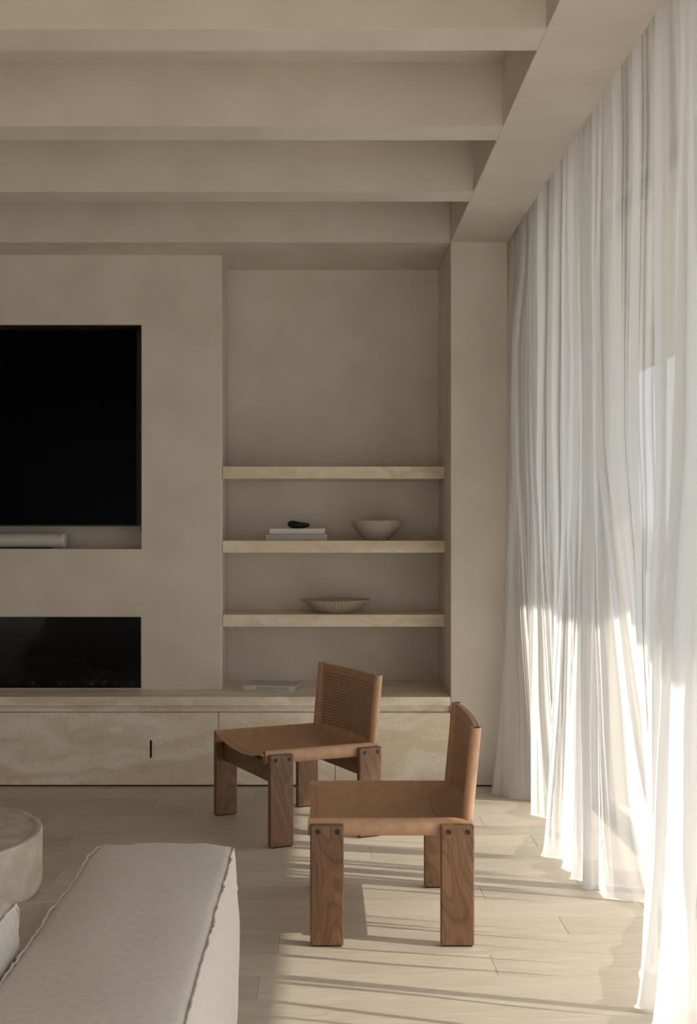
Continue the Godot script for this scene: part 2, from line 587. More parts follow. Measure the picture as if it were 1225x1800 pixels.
func plank_shape(long: float, wide: float) -> Shape:
	var s := Shape.new()
	var g := 0.0004
	var c := 0.0011
	var x0 := g
	var x1 := long - g
	var z0 := g
	var z1 := wide - g
	var lo := [Vector3(x0, -0.016, z0), Vector3(x1, -0.016, z0), Vector3(x1, -0.016, z1), Vector3(x0, -0.016, z1)]
	var md := [Vector3(x0, -c, z0), Vector3(x1, -c, z0), Vector3(x1, -c, z1), Vector3(x0, -c, z1)]
	var hi := [Vector3(x0 + c, 0, z0 + c), Vector3(x1 - c, 0, z0 + c), Vector3(x1 - c, 0, z1 - c), Vector3(x0 + c, 0, z1 - c)]
	var side := [Vector3(0, 0, -1), Vector3(1, 0, 0), Vector3(0, 0, 1), Vector3(-1, 0, 0)]
	var uvof := func(p: Vector3) -> Vector2: return Vector2(p.x, p.z)
	s.flat(hi, Vector3.UP, hi.map(uvof))
	for k in 4:
		var q := (k + 1) % 4
		var a := [md[k], md[q], hi[q], hi[k]]
		s.flat(a, (side[k] + Vector3.UP).normalized(), a.map(uvof))
		var b := [lo[k], lo[q], md[q], md[k]]
		s.flat(b, side[k], b.map(uvof))
	return s

# ---------------------------------------------------------------- joinery
func build_joinery() -> void:
	var ct := thing("countertop", "travertine ledge slab running below the fireplace and shelf niche", "countertop", Vector3(0, 0.442, 0))
	part("slab", rbox(Vector3(LEFT_X, 0.0, -7.60), Vector3(NICHE_R - 0.001, 0.050, -COLUMN_D), 0.003), M.stone, ct)
	part("edge_band", rbox(Vector3(LEFT_X, -0.036, -7.55), Vector3(NICHE_R - 0.001, -0.0005, -COLUMN_D - 0.03), 0.002), M.stone, ct)
	var xs := [-2.60, -0.570, 0.0685, NICHE_R - 0.001]
	var labels := ["wide travertine cabinet with upright slot handle under the fireplace", "travertine cabinet below the niche, behind the far chair's seat and left leg", "travertine cabinet beside the column, behind the far chair's backrest"]
	for k in 3:
		var c := thing("cabinet", labels[k], "cabinet", Vector3(0, 0, 0), 0.0, "stone fronted cabinets under the ledge")
		var x0: float = xs[k]
		var x1: float = xs[k + 1]
		var body := Shape.new()
		# an open box behind the door: two sides, floor, lid and back
		var zf := -COLUMN_D - 0.034
		body.merge(rbox(Vector3(x0 + 0.008, 0.012, -7.5), Vector3(x0 + 0.026, 0.405, zf), 0.001))
		body.merge(rbox(Vector3(x1 - 0.026, 0.012, -7.5), Vector3(x1 - 0.008, 0.405, zf), 0.001))
		body.merge(rbox(Vector3(x0 + 0.008, 0.012, -7.5), Vector3(x1 - 0.008, 0.030, zf), 0.001))
		body.merge(rbox(Vector3(x0 + 0.008, 0.387, -7.5), Vector3(x1 - 0.008, 0.405, zf), 0.001))
		body.merge(rbox(Vector3(x0 + 0.008, 0.012, -7.5), Vector3(x1 - 0.008, 0.405, -7.49), 0.001))
		part("body", body, M.carcass, c)
		part("plinth", rbox(Vector3(x0 + 0.001, 0.0, -7.45), Vector3(x1 - 0.001, 0.012, -COLUMN_D - 0.07), 0.001), M.carcass, c)
		var lo := Vector3(x0 + 0.0013, 0.011, -COLUMN_D - 0.032)
		var hi := Vector3(x1 - 0.0013, 0.4045, -COLUMN_D)
		if k > 0:
			part("door", rbox(lo, hi, 0.0018), M.stone, c)
		else:
			# the upright slot is cut through the door
			var door := CSGBox3D.new()
			door.name = "door"
			door.size = hi - lo
			door.position = (hi + lo) / 2.0
			door.material = M.stone
			var slot := Vector3(-0.9405, 0.206, -COLUMN_D) - door.position
			var cut := CSGBox3D.new()
			cut.name = "slot_cut"
			cut.operation = CSGShape3D.OPERATION_SUBTRACTION
			cut.size = Vector3(0.0125, 0.088, 0.2)
			cut.position = slot
			cut.material = M.stone
			door.add_child(cut)
			for e in [-1, 1]:
				var cap := CSGCylinder3D.new()
				cap.name = "slot_cap"
				cap.operation = CSGShape3D.OPERATION_SUBTRACTION
				cap.radius = 0.00625
				cap.height = 0.2
				cap.sides = 16
				cap.rotation.x = PI / 2
				cap.position = slot + Vector3(0, e * 0.044, 0)
				cap.material = M.stone
				door.add_child(cap, true)
			c.add_child(door)
	var tops := [1.769, 1.344, 0.920]
	var sl := ["empty travertine shelf, topmost in the niche", "travertine shelf holding the stacked books and speckled bowl", "travertine shelf holding the shallow fluted dish"]
	for k in 3:
		var sh := part("stone_shelf", rbox(Vector3(NICHE_L - 0.001 + 0.002, -0.070, -NICHE_D), Vector3(NICHE_R - 0.0005, 0.0, -BREAST_D), 0.0025), M.shelf_stone, self, Vector3(0, tops[k], 0))
		sh.name = numbered("stone_shelf")
		sh.set_meta("label", sl[k])
		sh.set_meta("category", "shelf")
		sh.set_meta("group", "travertine shelves in the niche")

func build_media() -> void:
	# television hung in its recess
	var t := thing("television", "large black flat television hung in the wall recess", "television", Vector3(-2.12, 1.4267, -7.33))
	var w := 2.076
	var h := 1.155
	part("casing", rbox(Vector3(-w / 2 + 0.004, 0.004, -0.06), Vector3(w / 2 - 0.004, h - 0.004, -0.004), 0.004), M.bezel, t)
	part("bezel", rbox(Vector3(-w / 2, 0.0, -0.012), Vector3(w / 2, h, -0.001), 0.002), M.bezel, t)
	part("screen", rbox(Vector3(-w / 2 + 0.006, 0.008, -0.004), Vector3(w / 2 - 0.006, h - 0.006, 0.0005), 0.0004), M.screen, t)
	part("wall_mount", rbox(Vector3(-0.4, 0.35, -0.14), Vector3(0.4, 0.75, -0.055), 0.004), M.bezel, t)
	# dark lined sides of the recess
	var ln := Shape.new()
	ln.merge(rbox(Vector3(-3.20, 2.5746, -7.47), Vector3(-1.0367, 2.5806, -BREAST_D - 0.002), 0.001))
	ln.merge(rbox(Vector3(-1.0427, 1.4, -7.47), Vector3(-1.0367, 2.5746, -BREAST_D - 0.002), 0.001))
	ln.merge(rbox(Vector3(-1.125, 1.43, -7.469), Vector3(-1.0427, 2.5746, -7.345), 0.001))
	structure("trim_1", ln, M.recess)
	# soundbar
	var b := thing("soundbar", "white rounded soundbar below the television", "speaker", Vector3(-2.10, 1.296, -7.30))
	var s := Shape.new()
	var rows := []
	var uvs := []
	var sides := 32
	for e in [[-0.60, 1.0], [0.59, 1.0]]:
		var row := []
		var uvr := []
		for j in sides + 1:
			var a := TAU * j / sides
			row.append(Vector3(e[0], 0.048 + 0.0425 * sin(a), 0.055 * cos(a)))
			uvr.append(Vector2(e[0], a))
		rows.append(row)
		uvs.append(uvr)
	grid(s, rows, uvs, 1.0, true)
	if s.n[0].dot(Vector3(0, 0, 1)) < 0:
		s = Shape.new()
		grid(s, rows, uvs, -1.0, true)
	part("grille", s, M.speaker_cloth, b)
	for e in [-1, 1]:
		var cap := Shape.new()
		var cr := []
		var cu := []
		for q in [[0.585, 0.995], [0.596, 0.99], [0.600, 0.95], [0.6025, 0.6], [0.603, 0.001]]:
			var row := []
			var uvr := []
			for j in sides + 1:
				var a := TAU * j / sides
				row.append(Vector3(e * q[0], 0.048 + 0.0425 * q[1] * sin(a), 0.055 * q[1] * cos(a)))
				uvr.append(Vector2(q[1], a))
			cr.append(row)
			cu.append(uvr)
		grid(cap, cr, cu, 1.0, true)
		if cap.n[cap.n.size() - 5].x * e < 0:
			cap = Shape.new()
			grid(cap, cr, cu, -1.0, true)
		part("end_cap", cap, M.speaker_cap, b)
	part("foot", rbox(Vector3(-0.50, 0.0, -0.03), Vector3(0.52, 0.008, 0.03), 0.002), M.bezel, b)
	# fireplace
	var f := thing("fireplace", "long dark glass fronted fireplace set in the wall above the ledge", "fireplace", Vector3(-2.118, 0.494, -BREAST_D))
	var hw := 1.0815
	var fb := Shape.new()
	hole_sides(fb, [-hw + 0.004, hw - 0.004, 0.004, 0.4134], -0.010, -0.30, true)
	part("firebox", fb, M.firebox, f)
	var tr := Shape.new()
	tr.merge(rbox(Vector3(-hw, 0.0, -0.014), Vector3(hw, 0.005, 0.003), 0.001))
	tr.merge(rbox(Vector3(-hw, 0.4124, -0.014), Vector3(hw, 0.4174, 0.002), 0.001))
	tr.merge(rbox(Vector3(hw - 0.004, 0.004, -0.014), Vector3(hw, 0.413, 0.003), 0.001))
	tr.merge(rbox(Vector3(-hw, 0.004, -0.014), Vector3(-hw + 0.004, 0.413, 0.003), 0.001))
	part("frame", tr, M.firetrim, f)
	part("glass", rbox(Vector3(-hw + 0.004, 0.005, -0.012), Vector3(hw - 0.004, 0.4124, -0.008), 0.0005), M.fire_glass, f)
	var n := noise(91, 1.0, 2)
	var logs := [
		[Vector3(0.30, 0.035, -0.10), Vector3(0.66, 0.155, -0.17), 0.026], [Vector3(0.62, 0.145, -0.14), Vector3(0.93, 0.055, -0.10), 0.030],
		[Vector3(0.20, 0.10, -0.19), Vector3(0.55, 0.14, -0.20), 0.028], [Vector3(-0.02, 0.15, -0.17), Vector3(0.17, 0.05, -0.10), 0.032],
		[Vector3(-0.45, 0.06, -0.12), Vector3(-0.06, 0.09, -0.15), 0.036], [Vector3(-0.86, 0.05, -0.12), Vector3(-0.5, 0.13, -0.18), 0.03]]
	for k in logs.size():
		var path := []
		var rad := []
		for q in 13:
			var u := q / 12.0
			var p: Vector3 = logs[k][0].lerp(logs[k][1], u)
			p += Vector3(0, n.get_noise_2d(u * 2.5, k * 7.0) * 0.03, n.get_noise_2d(u * 2.5, k * 7.0 + 3.0) * 0.02)
			path.append(p)
			rad.append(logs[k][2] * (1.0 + 0.3 * n.get_noise_2d(u * 6.0, k * 5.0 + 40.0)))
		part("log", tube(path, rad, 11), M.log, f)
	var rng := RandomNumberGenerator.new()
	rng.seed = 17
	for c in 3:
		var em := Shape.new()
		for q in [70, 45, 14][c]:
			var r := rng.randf_range(0.008, 0.018)
			var at := Vector3(rng.randf_range(-1.0, 1.04), 0.006 + r * 1.35, rng.randf_range(-0.16, -0.035))
			em.merge(stone_shape(rng, r), Transform3D(Basis.from_euler(Vector3(rng.randf() * 6, rng.randf() * 6, 0)), at))
		var o := part("cinders", em, M.cinder[c], f)
		o.set_meta("kind", "stuff")

func stone_shape(rng: RandomNumberGenerator, r: float) -> Shape:
	var s := Shape.new()
	var rows := []
	var uvs := []
	var k := rng.randf() * 9.0
	for a in 6:
		var row := []
		var uvr := []
		for b in 8:
			var th := PI * a / 5.0
			var ph := TAU * (b % 7) / 7.0
			var d := Vector3(sin(th) * cos(ph), cos(th), sin(th) * sin(ph))
			row.append(d * r * (1.0 + 0.22 * sin(d.x * 5.0 + k) + 0.18 * cos(d.y * 4.0 + k * 2.0 + d.z * 3.0)))
			uvr.append(Vector2(a, b))
		rows.append(row)
		uvs.append(uvr)
	grid(s, rows, uvs, 1.0, true)
	if s.n[20].dot(s.v[20]) < 0.0:
		s = Shape.new()
		grid(s, rows, uvs, -1.0, true)
	return s

# ---------------------------------------------------------------- things on the shelves
func book(called: String, label: String, at: Vector3, turn: float, size: Vector3, cover: Material, spine_front: bool, group := "") -> Node3D:
	var b := thing(called, label, "book", at, turn, group)
	var c := 0.0032
	var h := size / 2.0
	var zs := h.z if spine_front else -h.z
	part("pages", rbox(Vector3(-h.x + 0.004, c * 0.8, -h.z + 0.005), Vector3(h.x - 0.004, size.y - c * 0.8, h.z - 0.005), 0.001), M.page, b)
	part("cover", rbox(Vector3(-h.x, 0.0, -h.z), Vector3(h.x, c, h.z), 0.0008), cover, b)
	part("cover", rbox(Vector3(-h.x, size.y - c, -h.z), Vector3(h.x, size.y, h.z), 0.0008), cover, b)
	part("spine", rbox(Vector3(-h.x, 0.0004, zs - c), Vector3(h.x, size.y - 0.0004, zs + c * 0.1), 0.0012), cover, b)
	return b

func build_shelf_things() -> void:
	var sy := 1.344
	book("book", "grey book at the bottom of the pair on the shelf", Vector3(-0.151, sy, -7.33), 0.0, Vector3(0.353, 0.037, 0.27), M.cover_grey, true, "stacked books on the middle shelf")
	book("book", "white book lying on the grey one, under the black stone", Vector3(-0.146, sy + 0.0372, -7.335), 0.0, Vector3(0.320, 0.032, 0.25), M.cover_white, true, "stacked books on the middle shelf")
	# black stone: a bean, fatter at its left end
	var s := Shape.new()
	var rows := []
	var uvs := []
	for a in 21:
		var u := a / 20.0
		var row := []
		var uvr := []
		var x := -0.064 + 0.128 * (0.5 - 0.5 * cos(PI * u))
		var e := sqrt(maxf(0.0, 1.0 - pow(2.0 * (0.5 - 0.5 * cos(PI * u)) - 1.0, 2.0)))
		e = pow(e, 0.8)
		var w := (x + 0.064) / 0.128
		var ry := lerpf(0.027, 0.0185, smoothstep(0.1, 0.75, w)) * e
		var cy := lerpf(0.026, 0.0205, smoothstep(0.1, 0.7, w)) - 0.003 * sin(PI * w)
		for j in 25:
			var ph := TAU * j / 24.0
			var y := cy + ry * sin(ph)
			row.append(Vector3(x, maxf(y, 0.0), ry * 1.5 * cos(ph)))
			uvr.append(Vector2(u, ph))
		rows.append(row)
		uvs.append(uvr)
	grid(s, rows, uvs, 1.0, true)
	if s.n[260].dot(s.v[260] - Vector3(s.v[260].x, 0.024, 0)) < 0:
		s = Shape.new()
		grid(s, rows, uvs, -1.0, true)
	var st := part("black_stone", s, M.pebble, self, Vector3(-0.140, sy + 0.0692, -7.30))
	st.set_meta("label", "smooth black bean-shaped stone on top of the white book")
	st.set_meta("category", "stone")
	# speckled bowl
	var bowl := thing("stoneware_bowl", "speckled beige stoneware bowl on the middle shelf", "bowl", Vector3(0.318, sy, -7.35))
	var prof := [[0.001, 0.004], [0.058, 0.004], [0.060, 0.0], [0.066, 0.0], [0.069, 0.004]]
	for k in 15:
		var u := k / 14.0
		prof.append([0.070 + 0.082 * pow(sin(u * PI / 2 * 0.93), 1.15), 0.006 + 0.108 * pow(u, 1.12)])
	var last: Array = prof[prof.size() - 1]
	prof.append([last[0] - 0.001, last[1] + 0.002])
	prof.append([last[0] - 0.004, last[1] + 0.001])
	for k in 12:
		var u := 1.0 - k / 11.0
		prof.append([maxf(0.001, 0.147 * pow(u, 0.6) * 0.995 if u > 0 else 0.001), 0.012 + 0.102 * pow(u, 1.5)])
	part("bowl", outward(lathe(prof, 64)), M.speckle, bowl)
	# fluted dish
	var dish := thing("fluted_dish", "shallow cream stone dish with fluted sides on the lowest shelf", "dish", Vector3(0.078, 0.920, -7.36))
	var dp := [[0.001, 0.003, 0.0], [0.100, 0.003, 0.0], [0.104, 0.0, 0.0], [0.110, 0.001, 0.0], [0.117, 0.006, 0.6], [0.135, 0.020, 1.0], [0.155, 0.036, 1.0], [0.178, 0.055, 1.0], [0.198, 0.070, 1.0], [0.206, 0.0755, 0.5], [0.2055, 0.077, 0.0], [0.200, 0.0765, 0.0], [0.172, 0.058, 0.0], [0.140, 0.040, 0.0], [0.100, 0.026, 0.0], [0.001, 0.022, 0.0]]
	part("dish", outward(lathe(dp, 60 * 10, 60, 0.0075)), M.travertine_dish, dish)
	# white book on the ledge, its spine print upside down
	var yaw := -atan2(0.052, 0.2966)
	var c := Vector3(-0.306 + 0.0215, 0.492, -7.110 - 0.123)
	var bk := book("book", "white book lying on the ledge, spine print upside down", c, yaw, Vector3(0.300, 0.0275, 0.25), M.cover_white, true)
	var tm := TextMesh.new()
	tm.text = "LIVING IN THE DESERT"
	var font := SystemFont.new()
	font.font_names = PackedStringArray(["Droid Serif"])
	tm.font = font
	tm.font_size = 40
	tm.pixel_size = 0.00054
	tm.depth = 0.0006
	tm.curve_step = 1.0
	var o := part("spine_lettering", tm, M.ink, bk, Vector3(0.022, 0.0138, 0.1256))
	o.rotation.z = PI
	o.scale = Vector3(0.78, 0.92, 1)
	var mark := part("spine_mark", outward(lathe([[0.0032, -0.0003], [0.0044, -0.0003], [0.0044, 0.0003], [0.0032, 0.0003], [0.0032, -0.0003]], 20, 0, 0.0, true)), M.ink, bk, Vector3(-0.137, 0.0138, 0.1256))
	mark.rotation.x = PI / 2
	for q in [[-0.115, -0.07, 0.05], [-0.115, -0.045, 0.07], [-0.02, 0.02, 0.05], [0.085, -0.06, 0.05]]:
		part("cover_print", rbox(Vector3(q[0], 0.0273, q[1]), Vector3(q[0] + q[2], 0.0277, q[1] + 0.009), 0.0001), M.ink_pale, bk)
	part("ribbon", rbox(Vector3(0.149, 0.0006, -0.125), Vector3(0.158, 0.0014, -0.112), 0.0003), M.orange, bk)

# turns a lathed shape right side out (its profile runs bottom to rim to inside)
func outward(s: Shape) -> Shape:
	var vol := 0.0
	for k in range(0, s.i.size(), 3):
		vol += s.v[s.i[k]].dot(s.v[s.i[k + 1]].cross(s.v[s.i[k + 2]]))
	# front faces are clockwise: a closed shape that is right side out has a negative volume here
	if vol > 0.0:
		for k in s.n.size():
			s.n[k] = -s.n[k]
		for k in range(0, s.i.size(), 3):
			var q := s.i[k + 1]
			s.i[k + 1] = s.i[k + 2]
			s.i[k + 2] = q
	return s

# ---------------------------------------------------------------- chairs
# local axes: x from the front of the chair to its back, z towards the side that the camera sees
const CH_L := 0.556
const CH_W := 0.72
const LEG_W := 0.114
const LEG_T := 0.030
const LEG_H := 0.412

# a sheet with thickness, swept: rings of points [ring][k], closed at all edges
func sheet(p: Array, thick: float) -> Shape:
	var nr := p.size()
	var nc: int = p[0].size()
	var off := []
	var uv := []
	for a in nr:
		var row := []
		var uvr := []
		for b in nc:
			var du: Vector3 = p[a][mini(b + 1, nc - 1)] - p[a][maxi(b - 1, 0)]
			var dv: Vector3 = p[mini(a + 1, nr - 1)][b] - p[maxi(a - 1, 0)][b]
			row.append(p[a][b] - du.cross(dv).normalized() * thick)
			uvr.append(Vector2(a, b) * 0.02)
		off.append(row)
		uv.append(uvr)
	var s := Shape.new()
	grid(s, p, uv, 1.0)
	grid(s, off, uv, -1.0)
	for b in nc - 1:
		for e in [0, nr - 1]:
			var nn: Vector3 = (p[e][b] - p[1 if e == 0 else e - 1][b]).normalized()
			s.flat([p[e][b], p[e][b + 1], off[e][b + 1], off[e][b]], nn)
	for a in nr - 1:
		for e in [0, nc - 1]:
			var nn: Vector3 = (p[a][e] - p[a][1 if e == 0 else e - 1]).normalized()
			s.flat([p[a][e], p[a + 1][e], off[a + 1][e], off[a][e]], nn)
	return s

func make_chair(at: Vector3, turn: float, label: String, wood: Array) -> Node3D:
	var c := thing("sling_chair", label, "chair", at, turn, "leather and walnut sling chairs")
	var hl := CH_L / 2
	var hw := CH_W / 2
	# legs with their bolts
	var k := 0
	for sx in [-1, 1]:
		for sz in [1, -1]:
			var x0 := -hl if sx < 0 else hl - LEG_W
			var z0 := hw - LEG_T if sz > 0 else -hw
			var leg := part("leg", rbox(Vector3(0, 0.004, 0), Vector3(LEG_W, LEG_H, LEG_T), 0.006, 3), M.walnut[wood[k]], c, Vector3(x0, 0, z0))
			part("glide", rbox(Vector3(0.006, 0.0, 0.006), Vector3(LEG_W - 0.006, 0.006, LEG_T - 0.006), 0.001), M.glide, leg)
			for bx in [0.026, 0.092]:
				var bolt := outward(lathe([[0.0004, -0.002], [0.0092, -0.002], [0.0092, 0.0006], [0.0086, 0.0012], [0.0042, 0.0012], [0.0036, 0.0002], [0.0004, 0.0002]], 20, 0, 0.0, true))
				var o := part("bolt", bolt, M.bolt, leg, Vector3(bx, LEG_H - 0.0225, LEG_T if sz > 0 else 0.0))
				o.rotation.x = PI / 2 if sz > 0 else -PI / 2
			k += 1
	# crossbars between the legs
	for sx in [-1, 1]:
		var xc: float = sx * (hl - 0.057)
		var bar := rbox(Vector3(-hw + LEG_T - 0.001, 0.272, -0.016), Vector3(hw - LEG_T + 0.001, 0.362, 0.016), 0.004, 2)
		# lay the grain along the bar
		for q in bar.t.size():
			bar.t[q] = Vector2(bar.v[q].y - 0.272, (bar.v[q].x + 0.36) * 0.58)
		var o := part("crossbar", bar, M.walnut[4 if sx < 0 else 1], c, Vector3(xc, 0, 0))
		o.rotation.y = PI / 2
	# rails inside the sleeves
	var rz := hw - LEG_T - 0.0175
	for sz in [-1, 1]:
		part("rail", rbox(Vector3(-hl + 0.012, 0.377, sz * rz - 0.010), Vector3(hl - 0.02, 0.417, sz * rz + 0.010), 0.006, 2), M.walnut[2], c)
	# seat: one hide, wrapped round both rails and hanging between them
	var rows := []
	for a in 29:
		var u := a / 28.0
		var x := lerpf(-hl - 0.008, hl - 0.003, u)
		var sag := 0.050 - 0.010 * smoothstep(0.5, 1.0, u) - 0.006 * smoothstep(0.15, 0.0, u)
		rows.append([x, sag])
	var seat := Shape.new()
	# the two sleeves
	for sz in [-1, 1]:
		var ring := []
		for a in 29:
			var row := []
			for j in 25:
				var ang := lerpf(0.38, TAU + 0.30, j / 24.0)          # an oval seam-closed on the inner side
				var oy := 0.0275 * sin(ang)
				var oz: float = -sz * 0.0165 * cos(ang)
				var pinch := 1.0 + 0.06 * sin(rows[a][0] * 9.0)
				row.append(Vector3(rows[a][0], 0.397 + oy, sz * rz + oz * pinch))
			ring.append(row)
		var sl := sheet(ring, -0.003)
		var q: int = 14 * 25 + 6
		if sl.n[q].dot(sl.v[q] - Vector3(sl.v[q].x, 0.397, sz * rz)) < 0.0:
			sl = sheet(reverse_columns(ring), -0.003)
		seat.merge(sl)
	var sheet_rows := []
	for a in 25:
		var row := []
		for j in 33:
			var w := lerpf(-1.0, 1.0, j / 32.0)
			var u := a / 24.0
			var bow := 0.020 * (1.0 - w * w)
			var x := lerpf(-hl - 0.008 + bow * 0.2, 0.205 - bow * 0.6, u)
			var sag: float = 0.046 * (1.0 - pow(absf(w), 2.2)) * (1.0 - 0.18 * u)
			var front: float = 0.006 * smoothstep(0.06, 0.0, u)
			row.append(Vector3(x, 0.4245 - sag - front, w * rz))
		sheet_rows.append(row)
	var top := sheet(sheet_rows, 0.004)
	if top.n[400].y < 0.0:
		top = sheet(reverse_columns(sheet_rows), 0.004)
	seat.merge(top)
	part("seat", seat, M.leather, c)
	# a stitched line along the front and rear edges of the seat
	for e in [1, 23]:
		var path := []
		var rad := []
		for j in range(2, 31):
			path.append(sheet_rows[e][j].lerp(sheet_rows[e + (1 if e == 1 else -1)][j], 0.2) + Vector3(0, 0.0002, 0))
			rad.append(0.0008)
		part("stitching", tube(path, rad, 5), M.stitch, c)
	# backrest: posts in sleeves and a perforated panel of two hides
	var pz := hw - LEG_T - 0.026
	var y0 := 0.372
	var y1 := 0.735
	var lean := 0.093
	var xb := 0.258
	var bx := func(y: float) -> float: return xb + (y - 0.40) * lean
	for sz in [-1, 1]:
		part("post", post_shape(bx, sz * pz, 0.36, y1 - 0.012), M.walnut[2], c)
	for sz in [-1, 1]:
		var ring := []
		for a in 15:
			var y := lerpf(y0, y1, a / 14.0)
			var row := []
			for j in 25:
				var ang := lerpf(0.25, TAU - 0.15, j / 24.0)
				row.append(Vector3(bx.call(y) + 0.0195 * sin(ang), y, sz * pz - sz * 0.0225 * cos(ang)))
			ring.append(row)
		var sl := sheet(ring, 0.003)
		var q: int = 7 * 25 + 12
		if sl.n[q].z * sz < 0.0:
			sl = sheet(reverse_columns(ring), 0.003)
		part("back_sleeve", sl, M.leather, c)
	
	part("back_panel", perforated(bx, pz - 0.018, 0.425, y1 - 0.003), M.leather, c)
	# below the slots the hide turns forward under the seat
	var fr := []
	for a in 13:
		var u := a / 12.0
		var row := []
		for j in 33:
			var w := lerpf(-1.0, 1.0, j / 32.0)
			var ww := w * (pz - 0.014)
			var p0 := Vector2(bx.call(0.427) - 0.004 + back_sag(w, 0.427), 0.427)
			var p2 := Vector2(0.165, 0.4245 - 0.046 * (1.0 - pow(absf(w), 2.2)) * 0.82 - 0.009)
			var p1 := Vector2(p0.x - 0.004, p2.y + 0.002)
			var q := p0.lerp(p1, u).lerp(p1.lerp(p2, u), u)
			row.append(Vector3(q.x, q.y, ww))
		fr.append(row)
	var flap := sheet(fr, 0.003)
	if flap.n[6 * 33 + 16].y < 0.0:
		flap = sheet(reverse_columns(fr), 0.003)
	part("back_flap", flap, M.leather, c)
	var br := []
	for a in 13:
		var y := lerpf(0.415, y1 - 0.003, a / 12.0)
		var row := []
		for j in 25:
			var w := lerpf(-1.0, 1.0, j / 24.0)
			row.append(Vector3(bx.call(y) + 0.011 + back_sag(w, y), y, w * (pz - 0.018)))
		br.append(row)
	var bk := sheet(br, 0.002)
	part("back_shade_sheet", bk, M.shade_backing, c)  # sheet behind the slots, coloured dark to put shade in the holes
	return c

func reverse_columns(p: Array) -> Array:
	var out := []
	for row in p:
		var r: Array = row.duplicate()
		r.reverse()
		out.append(r)
	return out

func post_shape(bx: Callable, z: float, ya: float, yb: float) -> Shape:
	return tube([Vector3(bx.call(ya), ya, z), Vector3(bx.call((ya + yb) / 2), (ya + yb) / 2, z), Vector3(bx.call(yb), yb, z)], [0.013, 0.013, 0.013], 14)

func back_sag(w: float, y: float) -> float:
	return (0.012 + 0.026 * smoothstep(0.73, 0.42, y)) * (1.0 - pow(absf(w), 2.0))

# a hide with real slots in rows: cells that are holes are left open, with walls through the thickness
func perforated(bx: Callable, half: float, ya: float, yb: float) -> Shape:
	var s := Shape.new()
	var zs := [-half]
	var ys := [ya]
	var cols := 36
	var rows := 18
	var pitch := 2.0 * (half - 0.022) / cols
	for k in cols:
		var z := -half + 0.022 + pitch * (k + 0.21)
		zs.append(z)
		zs.append(z + pitch * 0.58)
	zs.append(half)
	var first := yb - 0.045 - 17 * 0.0146
	for k in rows:
		var y := first + 0.0146 * k
		ys.append(y - 0.0041)
		ys.append(y + 0.0041)
	ys.append(yb)
	var at := func(z: float, y: float, back: float) -> Vector3:
		return Vector3(bx.call(y) - 0.004 + back_sag(z / half, y) + back, y, z)
	var nrm := func(z: float, y: float) -> Vector3:
		var du: Vector3 = at.call(z + 0.004, y, 0.0) - at.call(z - 0.004, y, 0.0)
		var dv: Vector3 = at.call(z, y + 0.004, 0.0) - at.call(z, y - 0.004, 0.0)
		var n: Vector3 = du.cross(dv).normalized()
		return n if n.x < 0 else -n
	var ids := []
	var idb := []
	for y in ys:
		var ra := []
		var rb := []
		for z in zs:
			var n: Vector3 = nrm.call(z, y)
			ra.append(s.vert(at.call(z, y, 0.0), n, Vector2(z, y)))
			rb.append(s.vert(at.call(z, y, 0.003), -n, Vector2(z, y)))
		ids.append(ra)
		idb.append(rb)
	for a in ys.size() - 1:
		for b in zs.size() - 1:
			if a % 2 == 1 and b % 2 == 1:
				var q := [at.call(zs[b], ys[a], 0.0), at.call(zs[b + 1], ys[a], 0.0), at.call(zs[b + 1], ys[a + 1], 0.0), at.call(zs[b], ys[a + 1], 0.0)]
				var nn := [Vector3(0, 1, 0), Vector3(0, 0, -1), Vector3(0, -1, 0), Vector3(0, 0, 1)]
				for k in 4:
					var p0: Vector3 = q[k]
					var p1: Vector3 = q[(k + 1) % 4]
					s.flat([p0, p1, p1 + Vector3(0.003, 0, 0), p0 + Vector3(0.003, 0, 0)], nn[k])
			else:
				s.quad(ids[a][b], ids[a + 1][b], ids[a + 1][b + 1], ids[a][b + 1])
				s.quad(idb[a][b], idb[a + 1][b], idb[a + 1][b + 1], idb[a][b + 1])
	# closed along the top, the bottom and both sides
	for b in zs.size() - 1:
		for e in [ya, yb]:
			var p0: Vector3 = at.call(zs[b], e, 0.0)
			var p1: Vector3 = at.call(zs[b + 1], e, 0.0)
			s.flat([p0, p1, p1 + Vector3(0.015, 0, 0), p0 + Vector3(0.015, 0, 0)], Vector3(0, 1 if e == yb else -1, 0))
	return s

# ---------------------------------------------------------------- sofa and table
# soft block: rounded box whose faces swell by bulge, with a little unevenness
func soft_point(p: Vector3, h: Vector3, r: float, bulge: Vector3, n: FastNoiseLite, wob: float) -> Vector3:
	var inner := Vector3(clampf(p.x, -(h.x - r), h.x - r), clampf(p.y, -(h.y - r), h.y - r), clampf(p.z, -(h.z - r), h.z - r))
	var dir := (p - inner).normalized()
	var q := inner + dir * r
	var a := Vector3(clampf(q.x / h.x, -1, 1), clampf(q.y / h.y, -1, 1), clampf(q.z / h.z, -1, 1))
	var e := Vector3(1.0 - pow(absf(a.x), 2.4), 1.0 - pow(absf(a.y), 2.4), 1.0 - pow(absf(a.z), 2.4))
	var out := q
	out.x += bulge.x * a.x * e.y * pow(e.z, 0.45)
	out.y += bulge.y * a.y * pow(e.x, 0.6) * pow(e.z, 0.35)
	out.z += bulge.z * a.z * e.x * e.y
	out += dir * n.get_noise_3d(q.x, q.y, q.z) * wob
	return out

